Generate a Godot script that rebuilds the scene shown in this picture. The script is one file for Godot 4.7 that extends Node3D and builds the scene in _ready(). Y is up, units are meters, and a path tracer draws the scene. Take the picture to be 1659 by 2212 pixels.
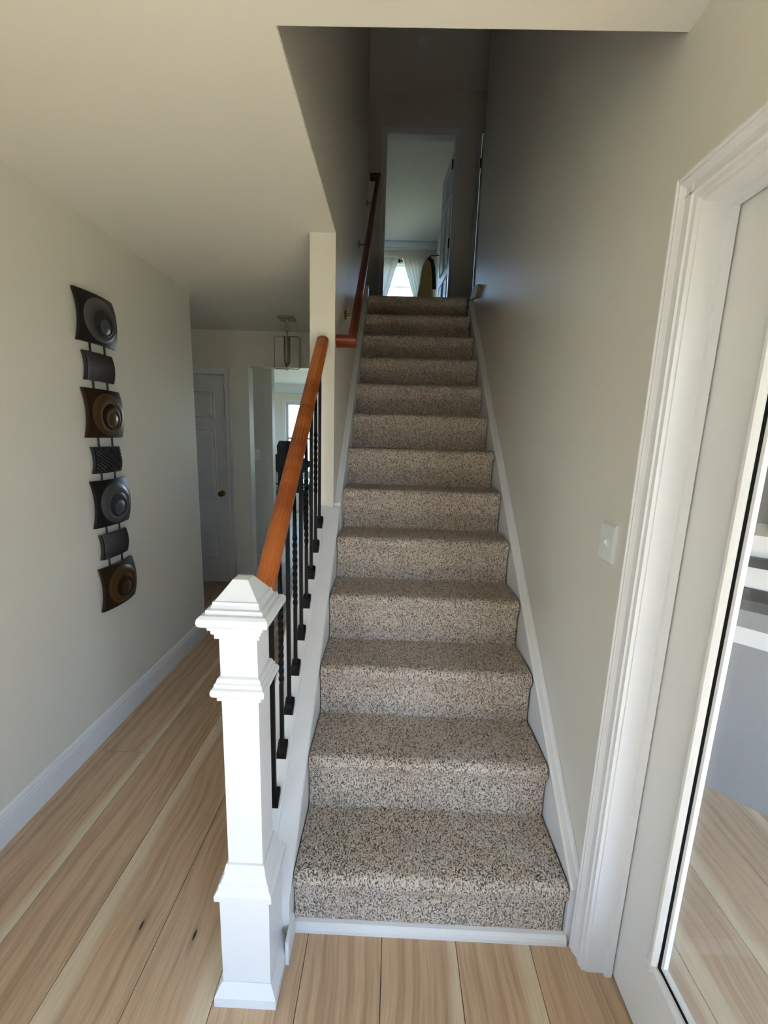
extends Node3D

# ---------------------------------------------------------------- measures (metres)
const RISE := 0.21
const RUN := 0.2325
const STEPS := 13
const CARPET_W := 0.841
const LEFT_WALL := -1.14
const RIGHT_WALL := 0.887
const STAIR_WALL := -0.036          # stair-side face of the wall left of the flight
const HALL_SIDE := -0.156           # hall-side face of the same wall
const CEIL := 2.45
const UPPER := 2.73
const UPPER_CEIL := 5.17
const FRONT := 2.6
const BACK := -2.95
const LANDING := -2.79

var mats := {}
var rng := RandomNumberGenerator.new()
var taken := {}

func _ready() -> void:
	rng.seed = 4711
	# ------------------------------------------------------------ camera
	var cam := Camera3D.new()
	cam.name = "camera"
	cam.fov = rad_to_deg(2.0 * atan(1106.0 / 898.16))
	cam.near = 0.03
	cam.far = 100.0
	var yaw := Basis(Vector3.UP, 0.017595)
	var pitch := Basis(Vector3.RIGHT, -0.18168)
	var roll := Basis(Vector3.BACK, 0.032255)
	cam.transform = Transform3D(yaw * pitch * roll, Vector3(0.2624, 1.5444, 1.0665))
	add_child(cam)
	cam.current = true
	# ------------------------------------------------------------ sky and exposure
	var env := Environment.new()
	env.background_mode = Environment.BG_SKY
	var sky := Sky.new()
	var sm := ProceduralSkyMaterial.new()
	sm.sky_top_color = Color(0.63, 0.80, 1.0)
	sm.sky_horizon_color = Color(0.81, 0.91, 1.0)
	sm.sky_energy_multiplier = 1.0
	sm.ground_bottom_color = Color(0.52, 0.51, 0.48)
	sm.ground_horizon_color = Color(0.60, 0.59, 0.55)
	sm.ground_energy_multiplier = 1.0
	sky.sky_material = sm
	env.sky = sky
	env.tonemap_mode = Environment.TONE_MAPPER_LINEAR
	env.tonemap_exposure = 16.5
	env.sdfgi_enabled = true
	env.ssao_enabled = true
	env.ssil_enabled = true
	var we := WorldEnvironment.new()
	we.name = "world"
	we.environment = env
	add_child(we)
	# ------------------------------------------------------------ sun, steep through the side light added behind the camera
	var sun := DirectionalLight3D.new()
	sun.name = "sun"
	sun.light_color = Color(1.0, 0.97, 0.91)
	sun.light_energy = 2.1
	sun.light_angular_distance = 0.6
	sun.shadow_enabled = true
	sun.sky_mode = DirectionalLight3D.SKY_MODE_LIGHT_ONLY
	sun.look_at_from_position(Vector3(1.1, 2.3, 1.4), Vector3.ZERO)
	add_child(sun)
	# ------------------------------------------------------------ scene
	make_materials()
	build_shell()
	build_floor()
	build_stairs()
	build_railing()
	build_wall_rail()
	build_trim()
	build_glass_door()
	build_wall_art()
	build_hall_end()
	build_upstairs()
	build_side_room()
	build_front_entry()

# ================================================================ helpers
func plain(key: String, c: Color, rough := 0.6, metal := 0.0, spec := 0.5) -> StandardMaterial3D:
	var m := StandardMaterial3D.new()
	m.resource_name = key
	m.albedo_color = c
	m.roughness = rough
	m.metallic = metal
	m.metallic_specular = spec
	mats[key] = m
	return m

func numbered(n: String) -> String:
	if not taken.has(n):
		taken[n] = 0
		return n
	taken[n] += 1
	return "%s_%03d" % [n, taken[n]]

func new_st() -> SurfaceTool:
	var st := SurfaceTool.new()
	st.begin(Mesh.PRIMITIVE_TRIANGLES)
	st.set_smooth_group(-1)
	return st

func tri(st: SurfaceTool, a: Vector3, b: Vector3, c: Vector3, ua := Vector2.ZERO, ub := Vector2.ZERO, uc := Vector2.ZERO) -> void:
	# a, b, c run counter-clockwise seen from outside; Godot wants clockwise
	st.set_uv(ua); st.add_vertex(a)
	st.set_uv(uc); st.add_vertex(c)
	st.set_uv(ub); st.add_vertex(b)

func quad(st: SurfaceTool, a: Vector3, b: Vector3, c: Vector3, d: Vector3, ua := Vector2.ZERO, ub := Vector2.ZERO, uc := Vector2.ZERO, ud := Vector2.ZERO) -> void:
	tri(st, a, b, c, ua, ub, uc)
	tri(st, a, c, d, ua, uc, ud)

func box(st: SurfaceTool, lo: Vector3, hi: Vector3) -> void:
	var p := [Vector3(lo.x, lo.y, lo.z), Vector3(hi.x, lo.y, lo.z), Vector3(hi.x, hi.y, lo.z), Vector3(lo.x, hi.y, lo.z), Vector3(lo.x, lo.y, hi.z), Vector3(hi.x, lo.y, hi.z), Vector3(hi.x, hi.y, hi.z), Vector3(lo.x, hi.y, hi.z)]
	quad(st, p[4], p[5], p[6], p[7])
	quad(st, p[1], p[0], p[3], p[2])
	quad(st, p[5], p[1], p[2], p[6])
	quad(st, p[0], p[4], p[7], p[3])
	quad(st, p[7], p[6], p[2], p[3])
	quad(st, p[0], p[1], p[5], p[4])

# a closed profile (counter-clockwise in u, v) swept along a straight line
func sweep(st: SurfaceTool, prof: PackedVector2Array, o: Vector3, u: Vector3, v: Vector3, along: Vector3, caps := true) -> void:
	var flip := u.cross(v).dot(along) < 0.0
	var n := prof.size()
	for i in n:
		var a := prof[i]
		var b := prof[(i + 1) % n]
		var p := o + u * a.x + v * a.y
		var q := o + u * b.x + v * b.y
		var l := along.length()
		if flip:
			quad(st, p, p + along, q + along, q, Vector2(0, 0), Vector2(0, l), Vector2(0.05, l), Vector2(0.05, 0))
		else:
			quad(st, p, q, q + along, p + along, Vector2(float(i) / n, 0), Vector2(float(i + 1) / n, 0), Vector2(float(i + 1) / n, l), Vector2(float(i) / n, l))
	if caps:
		var t := Geometry2D.triangulate_polygon(prof)
		for k in range(0, t.size(), 3):
			var a2 := prof[t[k]]
			var b2 := prof[t[k + 1]]
			var c2 := prof[t[k + 2]]
			if (b2 - a2).cross(c2 - a2) < 0.0:
				var s := b2; b2 = c2; c2 = s
			var pa := o + u * a2.x + v * a2.y
			var pb := o + u * b2.x + v * b2.y
			var pc := o + u * c2.x + v * c2.y
			if flip:
				tri(st, pa, pb, pc)
				tri(st, pa + along, pc + along, pb + along)
			else:
				tri(st, pa, pc, pb)
				tri(st, pa + along, pb + along, pc + along)

# square section loft: levels of [half width, height]
func square_loft(st: SurfaceTool, c: Vector3, levels: Array, angle := 0.0, closed_top := true) -> void:
	var rings := []
	for l in levels:
		var h: float = l[0]
		var a: float = angle + (l[2] if l.size() > 2 else 0.0)
		var r := []
		for k in 4:
			var t := a + PI / 4 + k * PI / 2
			r.append(c + Vector3(cos(t) * h * sqrt(2.0), l[1], -sin(t) * h * sqrt(2.0)))
		rings.append(r)
	for i in rings.size() - 1:
		for k in 4:
			quad(st, rings[i][k], rings[i][(k + 1) % 4], rings[i + 1][(k + 1) % 4], rings[i + 1][k])
	if closed_top:
		var z = rings[-1]
		quad(st, z[0], z[1], z[2], z[3])
		var w = rings[0]
		quad(st, w[3], w[2], w[1], w[0])

# round tube along points
func tube(st: SurfaceTool, pts: Array, r: float, n := 10) -> void:
	var rings := []
	for i in pts.size():
		var d: Vector3 = (pts[mini(i + 1, pts.size() - 1)] - pts[maxi(i - 1, 0)]).normalized()
		var s := d.cross(Vector3.UP)
		if s.length() < 0.05:
			s = d.cross(Vector3.RIGHT)
		s = s.normalized()
		var t := s.cross(d).normalized()
		var ring := []
		for k in n:
			var a := TAU * k / n
			ring.append(pts[i] + (s * cos(a) + t * sin(a)) * r)
		rings.append(ring)
	for i in rings.size() - 1:
		for k in n:
			quad(st, rings[i][k], rings[i + 1][k], rings[i + 1][(k + 1) % n], rings[i][(k + 1) % n])
	for e in [0, rings.size() - 1]:
		for k in range(1, n - 1):
			if e == 0:
				tri(st, rings[e][0], rings[e][k], rings[e][k + 1])
			else:
				tri(st, rings[e][0], rings[e][k + 1], rings[e][k])

# lathe about axis w at o; prof of (radius, distance along w)
func lathe(st: SurfaceTool, o: Vector3, w: Vector3, prof: Array, n := 24) -> void:
	w = w.normalized()
	var s := w.cross(Vector3.UP if absf(w.y) < 0.9 else Vector3.RIGHT).normalized()
	var t := w.cross(s)
	for i in prof.size() - 1:
		var a: Vector2 = prof[i]
		var b: Vector2 = prof[i + 1]
		for k in n:
			var c0 := s * cos(TAU * k / n) + t * sin(TAU * k / n)
			var c1 := s * cos(TAU * (k + 1) / n) + t * sin(TAU * (k + 1) / n)
			var p0 := o + c0 * a.x + w * a.y
			var p1 := o + c1 * a.x + w * a.y
			var p2 := o + c1 * b.x + w * b.y
			var p3 := o + c0 * b.x + w * b.y
			if a.x < 1e-5:
				tri(st, p0, p2, p3)
			elif b.x < 1e-5:
				tri(st, p0, p1, p2)
			else:
				quad(st, p0, p1, p2, p3)

func put(called: String, st: SurfaceTool, m: Material, parent: Node = self, smooth := false) -> MeshInstance3D:
	if smooth:
		st.index()
	st.generate_normals()
	var o := MeshInstance3D.new()
	o.mesh = st.commit()
	o.material_override = m
	o.name = numbered(called) if parent == self else called
	parent.add_child(o, true)
	return o

func tag(o: Node, label: String, category: String, group := "") -> Node:
	o.set_meta("label", label)
	o.set_meta("category", category)
	if group:
		o.set_meta("group", group)
	return o

func thing(called: String, label: String, category: String, at := Vector3.ZERO, group := "") -> Node3D:
	var o := Node3D.new()
	o.name = numbered(called)
	o.position = at
	add_child(o)
	tag(o, label, category, group)
	return o

func structure(o: Node, label := "") -> Node:
	o.set_meta("kind", "structure")
	if label:
		o.set_meta("label", label)
	return o

func struct_node(called: String, label: String) -> Node3D:
	var o := Node3D.new()
	o.name = numbered(called)
	add_child(o)
	structure(o, label)
	return o

func wall(called: String, boxes: Array, m: Material, label: String) -> MeshInstance3D:
	var st := new_st()
	for b in boxes:
		box(st, b[0], b[1])
	var o := put(called, st, m)
	structure(o, label)
	return o

func poly(pts: Array) -> PackedVector2Array:
	return PackedVector2Array(pts)

# ================================================================ materials
func noise_at(seed_: int, freq: float, octaves := 3) -> FastNoiseLite:
	var n := FastNoiseLite.new()
	n.seed = seed_
	n.noise_type = FastNoiseLite.TYPE_SIMPLEX_SMOOTH
	n.frequency = freq
	n.fractal_octaves = octaves
	return n

func plank_texture(seed_: int, sap_left: float, sap_right: float, tone: float) -> ImageTexture:
	var w := 192
	var h := 1024
	var data := PackedByteArray()
	data.resize(w * h * 3)
	var n1 := noise_at(seed_, 1.0, 4)
	var n2 := noise_at(seed_ + 50, 1.0, 3)
	var n3 := noise_at(seed_ + 90, 1.0, 2)
	var heart := Color(0.745, 0.635, 0.52)
	var dark := Color(0.625, 0.515, 0.41)
	var pale := Color(0.82, 0.755, 0.645)
	var kn := []
	var r := RandomNumberGenerator.new()
	r.seed = seed_
	for k in (1 if tone > 0.4 else 0):
		kn.append([r.randf_range(0.2, 0.8) * w, r.randf_range(0.1, 0.9) * h, r.randf_range(1.3, 2.2)])
	for y in h:
		var wob := n3.get_noise_2d(3.0, y * 0.005) * 14.0
		for x in w:
			var fx := float(x) + wob
			var g := n1.get_noise_2d(fx * 0.035, y * 0.0022)          # broad figure
			var fine := n2.get_noise_2d(fx * 0.28, y * 0.012)          # fine grain
			var band := n1.get_noise_2d(fx * 0.09 + 40.0, y * 0.004 + 9.0)
			var c := heart.lerp(dark, clampf(0.30 + g * 0.9 + band * 0.45 - tone * 0.25, 0.0, 1.0))
			var e := n3.get_noise_2d(50.0, y * 0.0035) * 16.0 + g * 10.0
			var s := 0.0
			if sap_left > 0.0:
				s = maxf(s, smoothstep(16.0, -10.0, x - sap_left * w - e))
			if sap_right > 0.0:
				s = maxf(s, smoothstep(-16.0, 10.0, x - (1.0 - sap_right) * w + e))
			c = c.lerp(pale, s * 0.85)
			var k := 1.0 + fine * 0.085
			for q in kn:
				var d := Vector2((x - q[0]), (y - q[1]) * 0.42).length()
				k *= 1.0 - 0.75 * smoothstep(q[2] * 2.0, q[2] * 0.5, d) - 0.12 * smoothstep(q[2] * 7.0, q[2], d)
			var i := (y * w + x) * 3
			data[i] = int(clampf(c.r * k, 0, 1) * 255)
			data[i + 1] = int(clampf(c.g * k, 0, 1) * 255)
			data[i + 2] = int(clampf(c.b * k, 0, 1) * 255)
	return ImageTexture.create_from_image(Image.create_from_data(w, h, false, Image.FORMAT_RGB8, data))

func oak_texture(seed_: int, light: Color, dark: Color) -> ImageTexture:
	var w := 128
	var h := 512
	var data := PackedByteArray()
	data.resize(w * h * 3)
	var n1 := noise_at(seed_, 1.0, 3)
	for y in h:
		for x in w:
			var a := n1.get_noise_2d(x * 0.05, y * 0.006)
			var b := n1.get_noise_2d(x * 0.5 + 70.0, y * 0.03)
			var p := smoothstep(0.25, 0.5, n1.get_noise_2d(x * 0.7 + 10.0, y * 0.05 + 30.0))
			var c := light.lerp(dark, clampf(0.4 + a * 0.8 + b * 0.35 + p * 0.35, 0, 1))
			var i := (y * w + x) * 3
			data[i] = int(c.r * 255)
			data[i + 1] = int(c.g * 255)
			data[i + 2] = int(c.b * 255)
	return ImageTexture.create_from_image(Image.create_from_data(w, h, false, Image.FORMAT_RGB8, data))

# speckled cut-pile carpet: tufts of several yarn colours over a dark ground; returns [colour, height]
func carpet_textures() -> Array:
	var s := 1024
	var r := RandomNumberGenerator.new()
	r.seed = 99
	var col := PackedFloat32Array(); col.resize(s * s * 3)
	var hgt := PackedFloat32Array(); hgt.resize(s * s)
	var ground := Color(0.48, 0.42, 0.37)
	for i in s * s:
		col[i * 3] = ground.r; col[i * 3 + 1] = ground.g; col[i * 3 + 2] = ground.b
	var yarn := [Color(0.775, 0.725, 0.68), Color(0.82, 0.775, 0.73), Color(0.74, 0.68, 0.63), Color(0.77, 0.735, 0.655), Color(0.745, 0.72, 0.695), Color(0.67, 0.61, 0.56)]
	var weight := [0.28, 0.48, 0.66, 0.78, 0.90, 1.0]
	var pitch := 7.0
	var cells := int(s / pitch)
	var flecks := int(cells * cells * 0.55)
	for n in cells * cells * 2 + flecks:
		var fleck: bool = n >= cells * cells * 2
		var px := r.randf() * s if fleck else ((n / 2) % cells + r.randf()) * s / cells
		var py := r.randf() * s if fleck else ((n / 2) / cells + r.randf()) * s / cells
		var k := r.randf()
		var yi := 0
		while weight[yi] < k:
			yi += 1
		var c: Color = Color(0.27, 0.225, 0.19).lerp(Color(0.42, 0.36, 0.31), r.randf()) if fleck else yarn[yi]
		var lum := r.randf_range(0.94, 1.05)
		var top := r.randf_range(0.55, 1.0)
		var rx := r.randf_range(0.9, 1.7) if fleck else r.randf_range(2.8, 4.0)
		var ry := r.randf_range(2.6, 6.0) if fleck else r.randf_range(4.0, 6.4)
		var tilt := r.randf_range(-0.6, 0.6) if r.randf() < 0.85 else r.randf_range(1.1, 1.9)
		for dy in range(-7, 8):
			for dx in range(-6, 7):
				var u := (dx * cos(tilt) + dy * sin(tilt)) / rx
				var v := (-dx * sin(tilt) + dy * cos(tilt)) / ry
				var q := 1.0 - u * u - v * v
				if q <= 0.0:
					continue
				var i := posmod(int(py) + dy, s) * s + posmod(int(px) + dx, s)
				if fleck:
					var g := minf(1.0, q * 2.0)
					hgt[i] *= 1.0 - 0.7 * g
					col[i * 3] = lerpf(col[i * 3], c.r, g)
					col[i * 3 + 1] = lerpf(col[i * 3 + 1], c.g, g)
					col[i * 3 + 2] = lerpf(col[i * 3 + 2], c.b, g)
					continue
				var hh := top * sqrt(q)
				if hh > hgt[i]:
					hgt[i] = hh
					col[i * 3] = c.r * lum
					col[i * 3 + 1] = c.g * lum
					col[i * 3 + 2] = c.b * lum
	var cb := PackedByteArray(); cb.resize(s * s * 3)
	var hb := PackedByteArray(); hb.resize(s * s)
	for i in s * s:
		hb[i] = int(clampf(hgt[i], 0, 1) * 255)
		for k in 3:
			cb[i * 3 + k] = int(clampf(col[i * 3 + k], 0, 1) * 255)
	return [ImageTexture.create_from_image(Image.create_from_data(s, s, false, Image.FORMAT_RGB8, cb)), ImageTexture.create_from_image(Image.create_from_data(s, s, false, Image.FORMAT_L8, hb))]

func make_materials() -> void:
	plain("wall", Color(0.815, 0.802, 0.76), 0.42)
	plain("ceiling", Color(0.87, 0.86, 0.82), 0.75)
	plain("trim", Color(0.83, 0.835, 0.84), 0.35)
	plain("door_white", Color(0.81, 0.81, 0.80), 0.35)
	plain("black_iron", Color(0.022, 0.022, 0.026), 0.5, 0.0, 0.3)
	plain("brass", Color(0.50, 0.39, 0.20), 0.3, 0.9)
	plain("nickel", Color(0.62, 0.60, 0.56), 0.28, 0.9)
	plain("black", Color(0.03, 0.03, 0.035), 0.6, 0.0, 0.3)
	plain("subfloor", Color(0.18, 0.13, 0.09), 0.9)
	plain("pewter_dark", Color(0.115, 0.113, 0.118), 0.36, 0.5)
	plain("pewter", Color(0.45, 0.45, 0.46), 0.3, 0.85)
	plain("pewter_mid", Color(0.27, 0.265, 0.27), 0.34, 0.8)
	plain("bronze", Color(0.43, 0.33, 0.22), 0.32, 0.85)
	plain("bronze_dark", Color(0.20, 0.14, 0.09), 0.36, 0.6)
	plain("bronze_mid", Color(0.25, 0.165, 0.09), 0.36, 0.8)
	plain("ribbed", Color(0.20, 0.195, 0.205), 0.32, 0.6)
	plain("grey_shell", Color(0.25, 0.25, 0.25), 0.6)
	plain("dark_wood", Color(0.10, 0.055, 0.04), 0.45)
	plain("grey_paint", Color(0.56, 0.56, 0.57), 0.5)
	plain("white", Color(0.90, 0.90, 0.89), 0.5)
	plain("lawn", Color(0.40, 0.42, 0.33), 0.95)
	plain("rug", Color(0.89, 0.88, 0.86), 0.95)  # pale, so the added rug bounces the sun without tinting it
	plain("tan_wood", Color(0.56, 0.48, 0.36), 0.6)
	plain("tan_cloth", Color(0.78, 0.66, 0.44), 0.85)
	plain("dark_cloth", Color(0.09, 0.075, 0.06), 0.85)
	var sheer := plain("sheer", Color(0.93, 0.93, 0.90), 0.9)
	sheer.backlight_enabled = true
	sheer.backlight = Color(0.38, 0.38, 0.37)
	var glass := plain("glass", Color(0.95, 0.97, 0.97, 0.05), 0.03, 0.0, 0.36)
	glass.transparency = BaseMaterial3D.TRANSPARENCY_ALPHA
	for i in 6:
		var m := StandardMaterial3D.new()
		m.resource_name = "plank_%d" % i
		m.albedo_texture = plank_texture(300 + i * 7, [0.0, 0.20, 0.0, 0.0, 0.24, 0.0][i], [0.0, 0.0, 0.13, 0.20, 0.0, 0.0][i], [0.0, 0.5, 0.2, 0.7, 0.3, 1.0][i])
		m.roughness = 0.42
		m.metallic_specular = 0.4
		mats["plank_%d" % i] = m
	var oak := plain("oak", Color.WHITE, 0.32)
	oak.albedo_texture = oak_texture(21, Color(0.68, 0.37, 0.15), Color(0.43, 0.19, 0.065))
	var cherry := plain("cherry", Color.WHITE, 0.34)
	cherry.albedo_texture = oak_texture(33, Color(0.47, 0.18, 0.075), Color(0.29, 0.085, 0.035))
	var ct := carpet_textures()
	var carpet := plain("carpet", Color.WHITE, 0.95, 0.0, 0.2)
	carpet.albedo_texture = ct[0]
	carpet.heightmap_enabled = true
	carpet.heightmap_texture = ct[1]
	carpet.heightmap_scale = 0.5

# ================================================================ shell
func build_shell() -> void:
	var W: Material = mats.wall
	wall("wall_left", [[Vector3(LEFT_WALL - 0.12, 0, -1.9), Vector3(LEFT_WALL, CEIL, 0.8)]], W, "greige painted hallway wall behind the metal art")
	wall("wall_closet", [[Vector3(-2.4, 0, -1.9), Vector3(LEFT_WALL - 0.12, CEIL, -1.78)]], W, "greige return wall of the closet nook")
	wall("wall_nook", [[Vector3(-2.52, 0, BACK - 0.12), Vector3(-2.4, CEIL, -1.78)]], W, "greige end wall of the closet nook")
	# hall end wall: closet doorway and a wide cased opening
	wall("wall_back", [
		[Vector3(-2.4, 0, BACK - 0.12), Vector3(-2.10, CEIL, BACK)],
		[Vector3(-2.10, 2.06, BACK - 0.12), Vector3(-1.345, CEIL, BACK)],
		[Vector3(-1.345, 0, BACK - 0.12), Vector3(-1.115, CEIL, BACK)],
		[Vector3(-1.115, 2.135, BACK - 0.12), Vector3(HALL_SIDE, CEIL, BACK)]], W, "greige hall end wall above the opening to the dining room")
	wall("wall_stair", [
		[Vector3(HALL_SIDE, 0, -7.2), Vector3(STAIR_WALL, CEIL, -1.03)],
		[Vector3(HALL_SIDE, CEIL + 0.003, -2.84), Vector3(STAIR_WALL, UPPER_CEIL, -0.055)]], W, "greige wall on the rail side of the stairs")
	wall("wall_right", [
		[Vector3(RIGHT_WALL, 0, -4.0), Vector3(1.0, CEIL, 0.085)],
		[Vector3(RIGHT_WALL, CEIL, -2.66), Vector3(1.0, UPPER_CEIL, 0.06)],
		[Vector3(RIGHT_WALL, 2.055, 0.085), Vector3(1.0, CEIL, 0.925)],
		[Vector3(RIGHT_WALL, 0, 0.925), Vector3(1.0, CEIL, 1.05)],
		[Vector3(RIGHT_WALL, 2.3, 1.05), Vector3(1.0, CEIL, 2.5)],  # wide opening to the side room, added out of view to light the left wall
		[Vector3(RIGHT_WALL, 0, 2.5), Vector3(1.0, CEIL, FRONT)]], W, "greige wall along the right of the stairs")
	wall("wall_front", [
		[Vector3(-4.72, 0, FRONT), Vector3(-4.2, CEIL, FRONT + 0.12)],
		[Vector3(-4.2, 0, FRONT), Vector3(-2.6, 0.35, FRONT + 0.12)],
		[Vector3(-4.2, 2.36, FRONT), Vector3(-2.6, CEIL, FRONT + 0.12)],
		[Vector3(-2.6, 0, FRONT), Vector3(-0.72, CEIL, FRONT + 0.12)],
		[Vector3(0.62, 0, FRONT), Vector3(1.0, CEIL, FRONT + 0.12)],
		[Vector3(-0.72, 2.2, FRONT), Vector3(0.62, CEIL, FRONT + 0.12)]], W, "greige unseen entry wall around the front door and added windows")
	wall("wall_living", [  # room added out of view so that its windows light the foyer
		[Vector3(-4.72, 0, -1.9), Vector3(-4.6, CEIL, -0.2)],
		[Vector3(-4.72, 0, 1.8), Vector3(-4.6, CEIL, FRONT)],
		[Vector3(-4.72, 0, -0.2), Vector3(-4.6, 0.6, 1.8)],
		[Vector3(-4.72, 2.2, -0.2), Vector3(-4.6, CEIL, 1.8)],
		[Vector3(-4.72, 0, -1.9), Vector3(-2.4, CEIL, -1.78)]], W, "greige walls of the unseen living room added left of the entry")
	# lower ceiling slab with the stairwell cut out of it
	wall("ceiling", [
		[Vector3(-4.72, CEIL, -7.3), Vector3(STAIR_WALL - 0.002, UPPER - 0.02, FRONT + 0.12)],
		[Vector3(STAIR_WALL - 0.002, CEIL, -0.053), Vector3(4.7, UPPER - 0.02, FRONT + 0.12)],
		[Vector3(1.0, CEIL, -4.1), Vector3(4.7, UPPER - 0.02, -0.055)],
		[Vector3(STAIR_WALL, CEIL, -4.15), Vector3(1.0, UPPER - 0.02, LANDING - 0.235)]], mats.ceiling, "off white hallway ceiling cut open over the stairs")
	# dining room beyond the hall
	wall("wall_dining", [
		[Vector3(-4.1, 0, -7.32), Vector3(-1.86, CEIL, -7.2)],
		[Vector3(-0.30, 0, -7.32), Vector3(STAIR_WALL, CEIL, -7.2)],
		[Vector3(-1.86, 0, -7.32), Vector3(-0.30, 0.75, -7.2)],
		[Vector3(-1.86, 2.12, -7.32), Vector3(-0.30, CEIL, -7.2)]], W, "dining room wall around the bright window")
	wall("wall_dining_side", [
		[Vector3(-4.12, 0, -7.2), Vector3(-4.0, CEIL, -6.2)],
		[Vector3(-4.12, 0, -4.2), Vector3(-4.0, CEIL, BACK - 0.12)],
		[Vector3(-4.12, 0, -6.2), Vector3(-4.0, 0.8, -4.2)],
		[Vector3(-4.12, 2.1, -6.2), Vector3(-4.0, CEIL, -4.2)],
		[Vector3(-4.0, 0, BACK - 0.12), Vector3(-2.4, CEIL, BACK - 0.02)]], W, "side wall of the dining room beyond the hall")
	wall("wall_partition", [[Vector3(-2.3, 0, -3.7), Vector3(-1.085, CEIL, -3.6)]], W, "pale partition wall with a switch plate beyond the opening")
	# upper storey
	var U: Material = mats.wall
	wall("wall_stairwell_front", [[Vector3(HALL_SIDE, UPPER - 0.02, -0.055), Vector3(1.0, UPPER_CEIL, 0.06)]], U, "front wall of the stairwell upstairs")
	wall("ceiling_upper", [[Vector3(-1.8, UPPER_CEIL, -7.8), Vector3(2.5, UPPER_CEIL + 0.12, 0.06)]], mats.ceiling, "upstairs ceiling above the landing")
	wall("wall_landing", [
		[Vector3(-1.8, UPPER - 0.02, -4.2), Vector3(0.06, UPPER_CEIL, -4.1)],
		[Vector3(0.835, UPPER - 0.02, -4.2), Vector3(1.10, UPPER_CEIL, -4.1)],
		[Vector3(1.78, UPPER - 0.02, -4.2), Vector3(2.5, UPPER_CEIL, -4.1)],
		[Vector3(0.06, 4.775, -4.2), Vector3(0.835, UPPER_CEIL, -4.1)],
		[Vector3(1.10, 4.775, -4.2), Vector3(1.78, UPPER_CEIL, -4.1)]], U, "shaded landing wall with the bedroom doorway")
	wall("wall_landing_left", [
		[Vector3(-1.8, UPPER - 0.02, -4.1), Vector3(-1.68, UPPER_CEIL, -2.84)],
		[Vector3(-1.8, UPPER - 0.02, -2.84), Vector3(HALL_SIDE, UPPER_CEIL, -2.72)]], U, "left end wall of the landing")
	wall("wall_landing_right", [
		[Vector3(2.38, UPPER - 0.02, -4.1), Vector3(2.5, UPPER_CEIL, -2.66)],
		[Vector3(1.0, UPPER - 0.02, -2.78), Vector3(2.5, UPPER_CEIL, -2.66)]], U, "right end wall of the landing")
	wall("wall_bedroom", [
		[Vector3(-1.8, UPPER - 0.02, -7.77), Vector3(-0.45, UPPER_CEIL, -7.65)],
		[Vector3(0.66, UPPER - 0.02, -7.77), Vector3(1.07, UPPER_CEIL, -7.65)],
		[Vector3(-0.45, UPPER - 0.02, -7.77), Vector3(0.66, 3.60, -7.65)],
		[Vector3(-0.45, 4.80, -7.77), Vector3(0.66, UPPER_CEIL, -7.65)]], U, "beige bedroom wall around the curtained window")
	wall("wall_bedroom_right", [[Vector3(0.95, UPPER - 0.02, -7.65), Vector3(1.07, UPPER_CEIL, -4.2)]], U, "beige bedroom wall behind the open door")
	wall("wall_bedroom_left", [[Vector3(-1.8, UPPER - 0.02, -7.65), Vector3(-1.68, UPPER_CEIL, -4.2)]], U, "beige bedroom wall left of the window")
	wall("floor_upper", [
		[Vector3(-1.8, UPPER - 0.02, -7.8), Vector3(2.5, UPPER - 0.004, LANDING - 0.232)]], mats.carpet, "carpeted landing floor at the head of the stairs")
	# side room behind the glass door
	wall("wall_side_room", [
		[Vector3(1.0, 0, -4.12), Vector3(4.7, CEIL, -4.0)],
		[Vector3(1.0, 0, FRONT), Vector3(1.08, CEIL, FRONT + 0.12)],
		[Vector3(2.7, 0, FRONT), Vector3(4.7, CEIL, FRONT + 0.12)],
		[Vector3(1.08, 0, FRONT), Vector3(2.7, 0.3, FRONT + 0.12)],
		[Vector3(1.08, 2.3, FRONT), Vector3(2.7, CEIL, FRONT + 0.12)],
		[Vector3(4.58, 0, -4.0), Vector3(4.7, CEIL, FRONT)]], mats.wall, "greige walls of the side room behind the glass door")
	var g := new_st()
	box(g, Vector3(-30, -0.6, -30), Vector3(30, -0.15, 30))
	structure(put("ground", g, mats.lawn), "lawn around the house")

func build_floor() -> void:
	var root := struct_node("floor", "wide hickory plank floor with pale sapwood streaks")
	var st := new_st()
	box(st, Vector3(-4.72, -0.12, -7.32), Vector3(4.7, -0.009, FRONT + 0.12))
	put("subfloor", st, mats.subfloor, root)
	var first := -4.55
	var k := 0
	while first + k * 0.23 < 4.6:
		var x0 := first + k * 0.23      # seams fall on 0.05 + 0.23 n
		var z := FRONT + 0.1
		# one end joint is seen at x -0.72, z -1.04
		var col := int(round((x0 - 0.05) / 0.23))
		var ends := []
		if col == -4:
			ends = [0.95, -1.04, -2.8, -4.6, -6.4]
		else:
			var e := 0.55 + rng.randf_range(0.0, 0.9)
			ends.append(e)
			e -= rng.randf_range(1.75, 2.2)
			while e > -7.0:
				ends.append(e)
				e -= rng.randf_range(1.55, 2.1)
		ends.append(-7.25)
		for e in ends:
			if absf(x0) < 2.8 or e < -2.5 or true:
				plank(root, x0, z, e, col)
			z = e
		k += 1

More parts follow.
